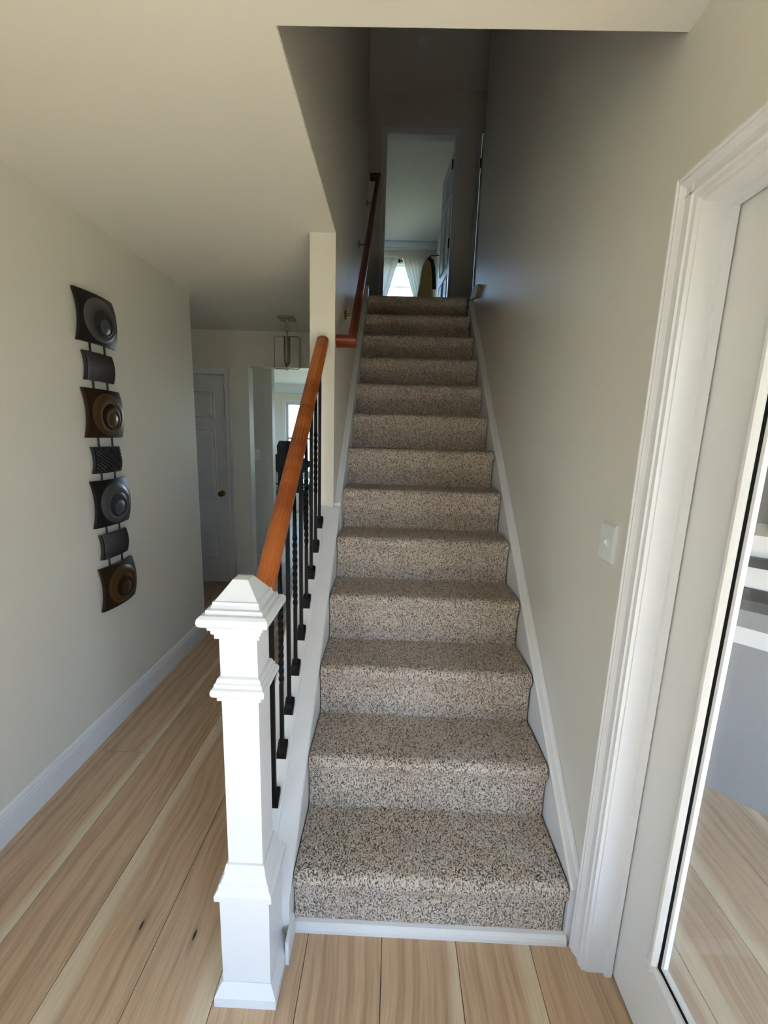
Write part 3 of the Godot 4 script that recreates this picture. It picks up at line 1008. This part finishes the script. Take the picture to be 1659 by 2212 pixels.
func build_hall_end() -> void:
	var d := struct_node("door_2", "closed white six panel closet door with brass knob")
	panel_door(d, Vector3(-2.09, 0.004, BACK - 0.035), Vector3.RIGHT, 0.735, 2.045, Vector3(0, 0, 1), mats.door_white)
	var kb := new_st()
	lathe(kb, Vector3(-1.415, 0.93, BACK - 0.035), Vector3(0, 0, 1), [Vector2(0.030, 0.0), Vector2(0.030, 0.004), Vector2(0.012, 0.010), Vector2(0.011, 0.030), Vector2(0.022, 0.038), Vector2(0.027, 0.050), Vector2(0.022, 0.062), Vector2(0.0, 0.066)], 20)
	put("knob", kb, mats.brass, d)
	var t := struct_node("trim_2", "white casing round the closet door")
	frame_casing(t, -2.10, -1.345, 0.0, 2.06, BACK, 1.0)
	# switch plate on the pale partition
	var sw := thing("switch_plate", "beige switch plate on the pale partition wall past the opening", "switch", Vector3(-1.267, 1.292, -3.6))
	var pl := new_st()
	sweep(pl, poly([Vector2(-0.037, 0), Vector2(0.037, 0), Vector2(0.034, 0.005), Vector2(-0.034, 0.005)]), Vector3(0, -0.058, 0), Vector3.RIGHT, Vector3(0, 0, 1), Vector3(0, 0.116, 0))
	put("cover_plate", pl, mats.white, sw)
	var tg := new_st()
	box(tg, Vector3(-0.005, -0.011, 0.004), Vector3(0.005, 0.011, 0.013))
	put("toggle", tg, mats.trim, sw)
	# pendant lantern
	var pd := thing("pendant_light", "brushed nickel open frame pendant lantern hanging from the hall ceiling", "pendant light", Vector3(-0.628, CEIL, -2.47))
	var cn := new_st()
	square_loft(cn, Vector3.ZERO, [[0.062, -0.018], [0.062, -0.003], [0.058, 0.0]])
	put("canopy", cn, mats.nickel, pd)
	var stem := new_st()
	lathe(stem, Vector3(0, -0.017, 0), Vector3.DOWN, [Vector2(0.016, 0.0), Vector2(0.013, 0.02), Vector2(0.006, 0.04), Vector2(0.004, 0.06)], 12)
	put("stem", stem, mats.nickel, pd)
	for k in 2:
		var ln := new_st()
		var pts := []
		for q in 17:
			var a := TAU * q / 16.0
			var e := Vector2(sin(a) * 0.013, cos(a) * 0.024)
			pts.append(Vector3(e.x if k == 0 else 0.0, -0.090 - k * 0.030 + e.y, e.x if k == 1 else 0.0))
		tube(ln, pts, 0.003, 6)
		put("chain_link", ln, mats.nickel, pd)
	var yw := 0.104
	var y0 := -0.145
	var y1 := -0.395
	for k in 2:
		var lp := new_st()
		var ax := Vector3(1, 0, 0) if k == 0 else Vector3(0.25, 0, 1).normalized()
		var pts := [ax * -0.0 + Vector3(0, y0, 0)]
		for s in [[-(yw - 0.012), y0], [-yw, y0 - 0.012], [-yw, y1 + 0.012], [-(yw - 0.012), y1], [yw - 0.012, y1], [yw, y1 + 0.012], [yw, y0 - 0.012], [yw - 0.012, y0], [0.0, y0]]:
			pts.append(ax * s[0] + Vector3(0, s[1], 0))
		for i in pts.size() - 1:
			tube(lp, [pts[i], pts[i + 1]], 0.0035, 6)
		put("frame_loop", lp, mats.nickel, pd)
	var tb := new_st()
	lathe(tb, Vector3(0, y0 - 0.002, 0), Vector3.DOWN, [Vector2(0.0, 0.0), Vector2(0.026, 0.002), Vector2(0.026, 0.200), Vector2(0.022, 0.206), Vector2(0.022, 0.01), Vector2(0.0, 0.01)], 20)
	put("lamp_sleeve", tb, mats.nickel, pd)
	var fn := new_st()
	lathe(fn, Vector3(0, y1 + 0.045, 0), Vector3.DOWN, [Vector2(0.0, 0.0), Vector2(0.018, 0.004), Vector2(0.020, 0.014), Vector2(0.008, 0.030), Vector2(0.010, 0.042), Vector2(0.006, 0.054), Vector2(0.0, 0.058)], 16)
	put("finial", fn, mats.nickel, pd)
	# dining room: window, chair, sideboard
	var w := struct_node("window_1", "bright dining room window with white frame")
	window_unit(w, Vector3(-1.86, 0.75, -7.26), Vector3.RIGHT, 1.56, 1.37, 3, 1)
	var cs := struct_node("trim_3", "white casing around the dining room window")
	frame_casing(cs, -1.86, -0.30, 0.75, 2.12, -7.2, 1.0)
	var cr := new_st()
	sweep(cr, poly([Vector2(0, 0), Vector2(0, -0.16), Vector2(0.02, -0.15), Vector2(0.035, -0.11), Vector2(0.08, -0.05), Vector2(0.10, -0.02), Vector2(0.10, 0)]), Vector3(-4.0, CEIL, -7.2), Vector3(0, 0, 1), Vector3.UP, Vector3(3.84, 0, 0))
	structure(put("trim_4", cr, mats.trim), "white crown moulding of the dining room")
	tall_chair(Vector3(-1.24, 0, -4.95), 0.35, "dark high backed counter chair before the dining room window")
	dining_chair(Vector3(-0.62, 0, -4.75), -0.4, "dark wooden round back chair seen between the stair balusters")
	var tbl := thing("dining_table", "dark pedestal dining table seen behind the balusters", "table", Vector3(-0.80, 0, -5.95))
	var tt := new_st()
	lathe(tt, Vector3(0, 0.72, 0), Vector3.UP, [Vector2(0.0, 0.0), Vector2(0.54, 0.0), Vector2(0.56, 0.015), Vector2(0.55, 0.03), Vector2(0.0, 0.03)], 36)
	put("table_top", tt, mats.dark_wood, tbl)
	var tp := new_st()
	lathe(tp, Vector3.ZERO, Vector3.UP, [Vector2(0.30, 0.0), Vector2(0.30, 0.03), Vector2(0.08, 0.07), Vector2(0.05, 0.2), Vector2(0.09, 0.4), Vector2(0.05, 0.6), Vector2(0.12, 0.72)], 20)
	put("pedestal", tp, mats.dark_wood, tbl)
	var sb := thing("sideboard", "grey drawer unit with dark gaps at the far side of the opening", "cabinet", Vector3(-2.02, 0, -5.6))
	var bd := new_st()
	box(bd, Vector3(-0.55, 0.08, -0.24), Vector3(0.55, 0.99, 0.22))
	put("body", bd, mats.black, sb)
	var tp2 := new_st()
	box(tp2, Vector3(-0.58, 0.99, -0.26), Vector3(0.58, 1.03, 0.26))
	put("worktop", tp2, mats.grey_paint, sb)
	for q in 4:
		var dr := new_st()
		box(dr, Vector3(-0.53, 0.12 + q * 0.215, 0.22), Vector3(0.53, 0.305 + q * 0.215, 0.245))
		put("drawer", dr, mats.grey_paint, sb)
	var kt := thing("dark_jug", "small dark jug standing on the grey drawer unit", "jug", Vector3(-1.60, 1.03, -5.55))
	var kj := new_st()
	lathe(kj, Vector3.ZERO, Vector3.UP, [Vector2(0, 0.0), Vector2(0.042, 0.0), Vector2(0.05, 0.05), Vector2(0.038, 0.11), Vector2(0.028, 0.15), Vector2(0.034, 0.17), Vector2(0.0, 0.165)], 20)
	put("vessel", kj, mats.black, kt)
	var hd := new_st()
	tube(hd, [Vector3(0.034, 0.15, 0), Vector3(0.075, 0.135, 0), Vector3(0.08, 0.09, 0), Vector3(0.048, 0.06, 0)], 0.006, 6)
	put("handle", hd, mats.black, kt)

func window_unit(root: Node3D, o: Vector3, u: Vector3, w: float, h: float, cols: int, rows: int) -> void:
	# sash frame filling an opening; o = lower corner in the middle of the wall
	var f := 0.045
	var dpt := u.cross(Vector3.UP) * 0.04
	for q in [[Vector2(0, 0), Vector2(w, f)], [Vector2(0, h - f), Vector2(w, h)], [Vector2(0, f), Vector2(f, h - f)], [Vector2(w - f, f), Vector2(w, h - f)]]:
		bar(root, "sash", o, u, q[0], q[1], dpt)
	bar(root, "meeting_rail", o, u, Vector2(f, h * 0.5 - 0.02), Vector2(w - f, h * 0.5 + 0.02), dpt)
	for k in range(1, cols):
		bar(root, "muntin", o, u, Vector2(w * k / cols - 0.011, f), Vector2(w * k / cols + 0.011, h - f), dpt * 0.6)
	for k in range(1, rows):
		bar(root, "muntin", o, u, Vector2(f, h * k / rows - 0.011), Vector2(w - f, h * k / rows + 0.011), dpt * 0.6)
	var g := new_st()
	sweep(g, poly([Vector2(f, f), Vector2(w - f, f), Vector2(w - f, h - f), Vector2(f, h - f)]), o - dpt * 0.05, u, Vector3.UP, dpt * 0.1)
	put("glass_pane", g, mats.glass, root)

func bar(root: Node3D, called: String, o: Vector3, u: Vector3, lo: Vector2, hi: Vector2, dpt: Vector3) -> void:
	var st := new_st()
	sweep(st, poly([lo, Vector2(hi.x, lo.y), hi, Vector2(lo.x, hi.y)]), o - dpt * 0.5, u, Vector3.UP, dpt)
	put(called, st, mats.trim, root)

func tall_chair(at: Vector3, turn: float, label: String) -> void:
	var c := thing("counter_chair", label, "chair", at)
	c.rotation.y = turn
	var s := new_st()
	box(s, Vector3(-0.20, 0.70, -0.20), Vector3(0.20, 0.74, 0.20))
	put("seat", s, mats.dark_wood, c)
	for q in [Vector2(-0.18, -0.18), Vector2(0.18, -0.18), Vector2(-0.18, 0.18), Vector2(0.18, 0.18)]:
		var l := new_st()
		tube(l, [Vector3(q.x * 1.12, 0, q.y * 1.12), Vector3(q.x, 0.70, q.y)], 0.019, 8)
		put("leg", l, mats.dark_wood, c)
	var p := new_st()
	sweep(p, poly([Vector2(-0.18, 0.74), Vector2(0.18, 0.74), Vector2(0.17, 0.98), Vector2(0.29, 1.10), Vector2(0.27, 1.15), Vector2(0.18, 1.20), Vector2(0.185, 1.36), Vector2(0.15, 1.43), Vector2(-0.15, 1.43), Vector2(-0.185, 1.36), Vector2(-0.18, 1.20), Vector2(-0.27, 1.15), Vector2(-0.29, 1.10), Vector2(-0.17, 0.98)]), Vector3(0, 0, 0.17), Vector3.RIGHT, Vector3.UP, Vector3(0, 0, 0.03))
	put("backrest", p, mats.dark_wood, c)

func dining_chair(at: Vector3, turn: float, label: String) -> void:
	var c := thing("dining_chair", label, "chair", at)
	c.rotation.y = turn
	var s := new_st()
	box(s, Vector3(-0.21, 0.44, -0.21), Vector3(0.21, 0.475, 0.21))
	put("seat", s, mats.dark_wood, c)
	for q in [Vector2(-0.19, -0.19), Vector2(0.19, -0.19), Vector2(-0.19, 0.19), Vector2(0.19, 0.19)]:
		var l := new_st()
		tube(l, [Vector3(q.x * 1.08, 0, q.y * 1.08), Vector3(q.x, 0.44, q.y)], 0.019, 8)
		put("leg", l, mats.dark_wood, c)
	var b := new_st()
	var pts := []
	for k in 17:
		var a := PI * k / 16.0
		pts.append(Vector3(-cos(a) * 0.20, 0.47 + 0.30 + sin(a) * 0.22 if k > 0 and k < 16 else 0.47, 0.19 + 0.05 * sin(a)))
	tube(b, pts, 0.018, 8)
	put("back_hoop", b, mats.dark_wood, c)
	var p := new_st()
	sweep(p, poly([Vector2(-0.09, 0.47), Vector2(0.09, 0.47), Vector2(0.14, 0.82), Vector2(0.10, 0.95), Vector2(-0.10, 0.95), Vector2(-0.14, 0.82)]), Vector3(0, 0, 0.21), Vector3.RIGHT, Vector3.UP, Vector3(0, 0, 0.015))
	put("splat", p, mats.dark_wood, c)

# ================================================================ upstairs
func build_upstairs() -> void:
	var t := struct_node("trim_5", "white casing round the bedroom doorway")
	frame_casing(t, 0.075, 0.820, UPPER, 4.762, -4.1, 1.0)
	for q in [[Vector3(0.06, UPPER, -4.2), Vector3(0.077, 4.762, -4.099)], [Vector3(0.818, UPPER, -4.2), Vector3(0.835, 4.762, -4.099)], [Vector3(0.06, 4.760, -4.2), Vector3(0.835, 4.776, -4.099)]]:
		var st := new_st()
		box(st, q[0], q[1])
		put("jamb", st, mats.trim, t)
	var d := struct_node("door_3", "white panel bedroom door standing open against the wall")
	panel_door(d, Vector3(0.842, UPPER + 0.01, -4.215), Vector3(-0.09, 0, -1).normalized(), 0.735, 2.01, Vector3(-1, 0, 0.09).normalized(), mats.door_white)
	for y in [2.95, 3.7, 4.5]:
		var hg := new_st()
		box(hg, Vector3(0.805, y, -4.225), Vector3(0.822, y + 0.09, -4.205))
		put("hinge", hg, mats.black, d)
	var d2 := struct_node("door_4", "closed white closet door at the right of the landing")
	panel_door(d2, Vector3(1.105, UPPER + 0.01, -4.105), Vector3.RIGHT, 0.665, 2.03, Vector3(0, 0, 1), mats.door_white)
	for y in [2.95, 4.45]:
		var hg := new_st()
		box(hg, Vector3(1.094, y, -4.108), Vector3(1.108, y + 0.09, -4.090))
		put("hinge", hg, mats.black, d2)
	var t2 := struct_node("trim_6", "white casing round the landing closet door")
	frame_casing(t2, 1.10, 1.78, UPPER, 4.775, -4.1, 1.0)
	# bedroom window with tied-back sheer curtains on a rod
	var w := struct_node("window_2", "bright bedroom window with white sash")
	window_unit(w, Vector3(-0.45, 3.60, -7.71), Vector3.RIGHT, 1.11, 1.20, 1, 3)
	var cr := new_st()
	sweep(cr, poly([Vector2(0, 0), Vector2(0, -0.13), Vector2(0.02, -0.12), Vector2(0.03, -0.09), Vector2(0.065, -0.045), Vector2(0.085, -0.02), Vector2(0.085, 0)]), Vector3(-1.68, UPPER_CEIL, -7.65), Vector3(0, 0, 1), Vector3.UP, Vector3(2.63, 0, 0))
	structure(put("trim_7", cr, mats.trim), "white crown moulding of the bedroom")
	var rod := thing("curtain_rod", "dark curtain rod above the bedroom window", "curtain rod", Vector3(0.12, 4.83, -7.602))
	var rs := new_st()
	tube(rs, [Vector3(-0.66, 0, 0), Vector3(0.62, 0, 0)], 0.011, 10)
	put("pole", rs, mats.black, rod)
	for x in [-0.66, 0.13, 0.62]:
		var bk := new_st()
		box(bk, Vector3(x - 0.015, -0.025, -0.046), Vector3(x + 0.015, 0.025, 0.014))
		put("bracket", bk, mats.black, rod)
	curtain(-0.52, 0.24, -0.52, -0.10, "white sheer curtain panel swept to the left of the bedroom window")
	curtain(0.30, 0.74, 0.70, 0.84, "white sheer curtain panel swept to the right of the bedroom window")
	# tan garment hanging by the bedroom door
	var g := thing("hanging_coat", "tan coat with dark scarf hanging beside the bedroom curtains", "coat", Vector3(0.70, 0, -6.3))
	var gs := new_st()
	gs.set_smooth_group(0)
	var lv := [[4.34, 0.02], [4.31, 0.055], [4.22, 0.085], [4.05, 0.10], [3.85, 0.125], [3.65, 0.14], [3.45, 0.13]]
	for i in lv.size() - 1:
		for k in 24:
			var p := []
			for q in [[i, k], [i + 1, k], [i + 1, k + 1], [i, k + 1]]:
				var a: float = TAU * q[1] / 24.0
				var rr: float = lv[q[0]][1] * (1.0 + 0.08 * sin(a * 5.0 + q[0]))
				p.append(Vector3(cos(a) * rr, lv[q[0]][0], sin(a) * rr * 0.6))
			quad(gs, p[0], p[3], p[2], p[1])
	put("coat_body", gs, mats.tan_cloth, g, true)
	var sc := new_st()
	tube(sc, [Vector3(0.03, 4.36, 0.05), Vector3(0.075, 4.31, 0.08), Vector3(0.10, 4.20, 0.09), Vector3(0.115, 4.06, 0.09), Vector3(0.13, 3.90, 0.09)], 0.032, 8)
	put("scarf", sc, mats.dark_cloth, g)
	var hk := new_st()
	tube(hk, [Vector3(0, 4.33, 0), Vector3(0.0, 4.38, 0), Vector3(0.05, 4.42, 0), Vector3(0.18, 4.43, 0), Vector3(0.245, 4.43, 0)], 0.007, 6)
	put("hook", hk, mats.black, g)
	# wedge block at the head of the right skirt
	var bl := thing("landing_block", "small tan wooden end block at the head of the right skirt", "wood block", Vector3(0.863, 2.70, -2.5))
	var bs := new_st()
	var bp := poly([Vector2(-0.24, 0.0), Vector2(0.02, -0.06), Vector2(0.13, -0.01), Vector2(0.09, 0.012), Vector2(-0.10, 0.06)])
	if Geometry2D.is_polygon_clockwise(bp):
		bp.reverse()
	sweep(bs, bp, Vector3.ZERO, Vector3(0, 0, 1), Vector3.UP, Vector3(0.024, 0, 0))
	put("block", bs, mats.tan_wood, bl)
	var sd := thing("smoke_detector", "round smoke detector on the dark upstairs ceiling", "smoke detector", Vector3(0.43, UPPER_CEIL, -3.54))
	var ss := new_st()
	lathe(ss, Vector3.ZERO, Vector3.DOWN, [Vector2(0.068, 0.0), Vector2(0.068, 0.02), Vector2(0.058, 0.034), Vector2(0.03, 0.04), Vector2(0.0, 0.04)], 24)
	put("housing", ss, mats.white, sd)

func curtain(xa: float, xb: float, ba: float, bb: float, label: String) -> void:
	# sheer panel: gathered top from xa to xb, drawn to ba..bb at the tie
	var c := thing("sheer_curtain", label, "curtain", Vector3(0, 0, -7.55))
	var st := new_st()
	st.set_smooth_group(0)
	var n := 60
	var m := 16
	var g := []
	for j in m + 1:
		var t := float(j) / m
		var y := 4.86 - t * 1.15
		var e := t
		var row := []
		for i in n + 1:
			var s := float(i) / n
			var x := lerpf(lerpf(xa, xb, s), lerpf(ba, bb, s), e)
			row.append(Vector3(x, y, 0.03 * sin(s * TAU * 6.0) * (1.0 - 0.4 * t)))
		g.append(row)
	for j in m:
		for i in n:
			quad(st, g[j + 1][i], g[j + 1][i + 1], g[j][i + 1], g[j][i])
	put("sheer_panel", st, mats.sheer, c, true)

# ================================================================ room behind the glass door
func build_side_room() -> void:
	var c := Vector3(2.15, 0, -0.24)
	var cab := thing("grey_cabinet", "grey cabinet with a white band set at an angle behind the glass door", "cabinet", c)
	cab.rotation.y = deg_to_rad(-45.0)
	# local x runs along the front, local z points at the viewer
	for q in [["body", Vector3(-1.6, 0.0, -0.55), Vector3(0.9, 0.718, 0.0), mats.grey_paint], ["white_band", Vector3(-1.602, 0.718, -0.552), Vector3(0.902, 0.792, 0.002), mats.white], ["top_drawer", Vector3(-1.6, 0.792, -0.55), Vector3(0.9, 0.868, 0.0), mats.grey_paint]]:
		var st := new_st()
		box(st, q[1], q[2])
		put(q[0], st, q[3], cab)
	var pr := thing("printer", "white printer with black trim on top of the grey cabinet", "printer", c + Vector3(0, 0.868, 0))
	pr.rotation.y = deg_to_rad(-45.0)
	for q in [["desk_mat", Vector3(-0.70, 0.0, -0.50), Vector3(0.20, 0.045, 0.0), mats.grey_shell], ["tray", Vector3(-0.62, 0.045, -0.46), Vector3(0.06, 0.095, -0.005), mats.black], ["body", Vector3(-0.60, 0.095, -0.44), Vector3(0.05, 0.185, -0.02), mats.white], ["top_trim", Vector3(-0.62, 0.185, -0.46), Vector3(0.06, 0.225, -0.01), mats.black], ["side_trim", Vector3(-0.62, 0.095, -0.46), Vector3(-0.60, 0.185, -0.01), mats.black], ["lid", Vector3(-0.58, 0.225, -0.44), Vector3(0.04, 0.315, -0.05), mats.white]]:
		var st := new_st()
		box(st, q[1], q[2])
		put(q[0], st, q[3], pr)
	var w7 := struct_node("added_window_3", "unseen white framed front window added to light the side room")  # added window, out of view: daylight for the side room and left wall
	window_unit(w7, Vector3(1.08, 0.3, FRONT + 0.06), Vector3.RIGHT, 1.62, 2.0, 2, 1)

# ================================================================ entry behind the camera, with windows and rug added for the light
func build_front_entry() -> void:
	var root := struct_node("door_5", "unseen white front door with a tall side light added to let in the sun")
	window_unit(root, Vector3(-0.72, 0.0, FRONT + 0.06), Vector3.RIGHT, 0.27, 2.2, 1, 1)  # side light added out of view to let the sun onto the rug
	for q in [["mullion", Vector3(-0.45, 0.0, FRONT + 0.02), Vector3(-0.36, 2.2, FRONT + 0.10)], ["door_slab", Vector3(-0.36, 0.0, FRONT + 0.035), Vector3(0.62, 2.2, FRONT + 0.085)]]:
		var ds := new_st()
		box(ds, q[1], q[2])
		put(q[0], ds, mats.door_white, root)
	var rg := thing("bounce_rug", "unseen pale rug added behind the viewer to bounce sun onto ceiling and walls", "rug", Vector3(-0.1, 0.0, 1.83))  # added and unseen: throws the sun up to ceiling and walls
	var rs := new_st()
	sweep(rs, poly([Vector2(-0.86, 0.0005), Vector2(0.86, 0.0005), Vector2(0.86, 0.008), Vector2(0.85, 0.011), Vector2(-0.85, 0.011), Vector2(-0.86, 0.008)]), Vector3(0, 0, 0.66), Vector3.RIGHT, Vector3.UP, Vector3(0, 0, -1.32))
	put("pile", rs, mats.rug, rg)
	for q in [0.66, -0.70]:
		var fr := new_st()
		box(fr, Vector3(-0.85, 0.0005, q), Vector3(0.85, 0.004, q + 0.04))
		put("fringe", fr, mats.rug, rg)
	var w5 := struct_node("added_window_5", "unseen white framed front window of the living room added for light from the left")  # added window, never in view: daylight from the left behind
	window_unit(w5, Vector3(-4.2, 0.35, FRONT + 0.06), Vector3.RIGHT, 1.6, 2.01, 2, 1)
	var w6 := struct_node("added_window_6", "unseen white framed side window of the living room added for light from the left")  # second added living room window, also only for its daylight
	window_unit(w6, Vector3(-4.66, 0.6, 1.8), Vector3(0, 0, -1), 2.0, 1.6, 2, 1)
	var w2 := struct_node("added_window_4", "unseen white framed side window added to light the dining room")  # unseen window added to bring light into the dining room
	window_unit(w2, Vector3(-4.06, 0.8, -4.2), Vector3(0, 0, -1), 2.0, 1.3, 2, 1)
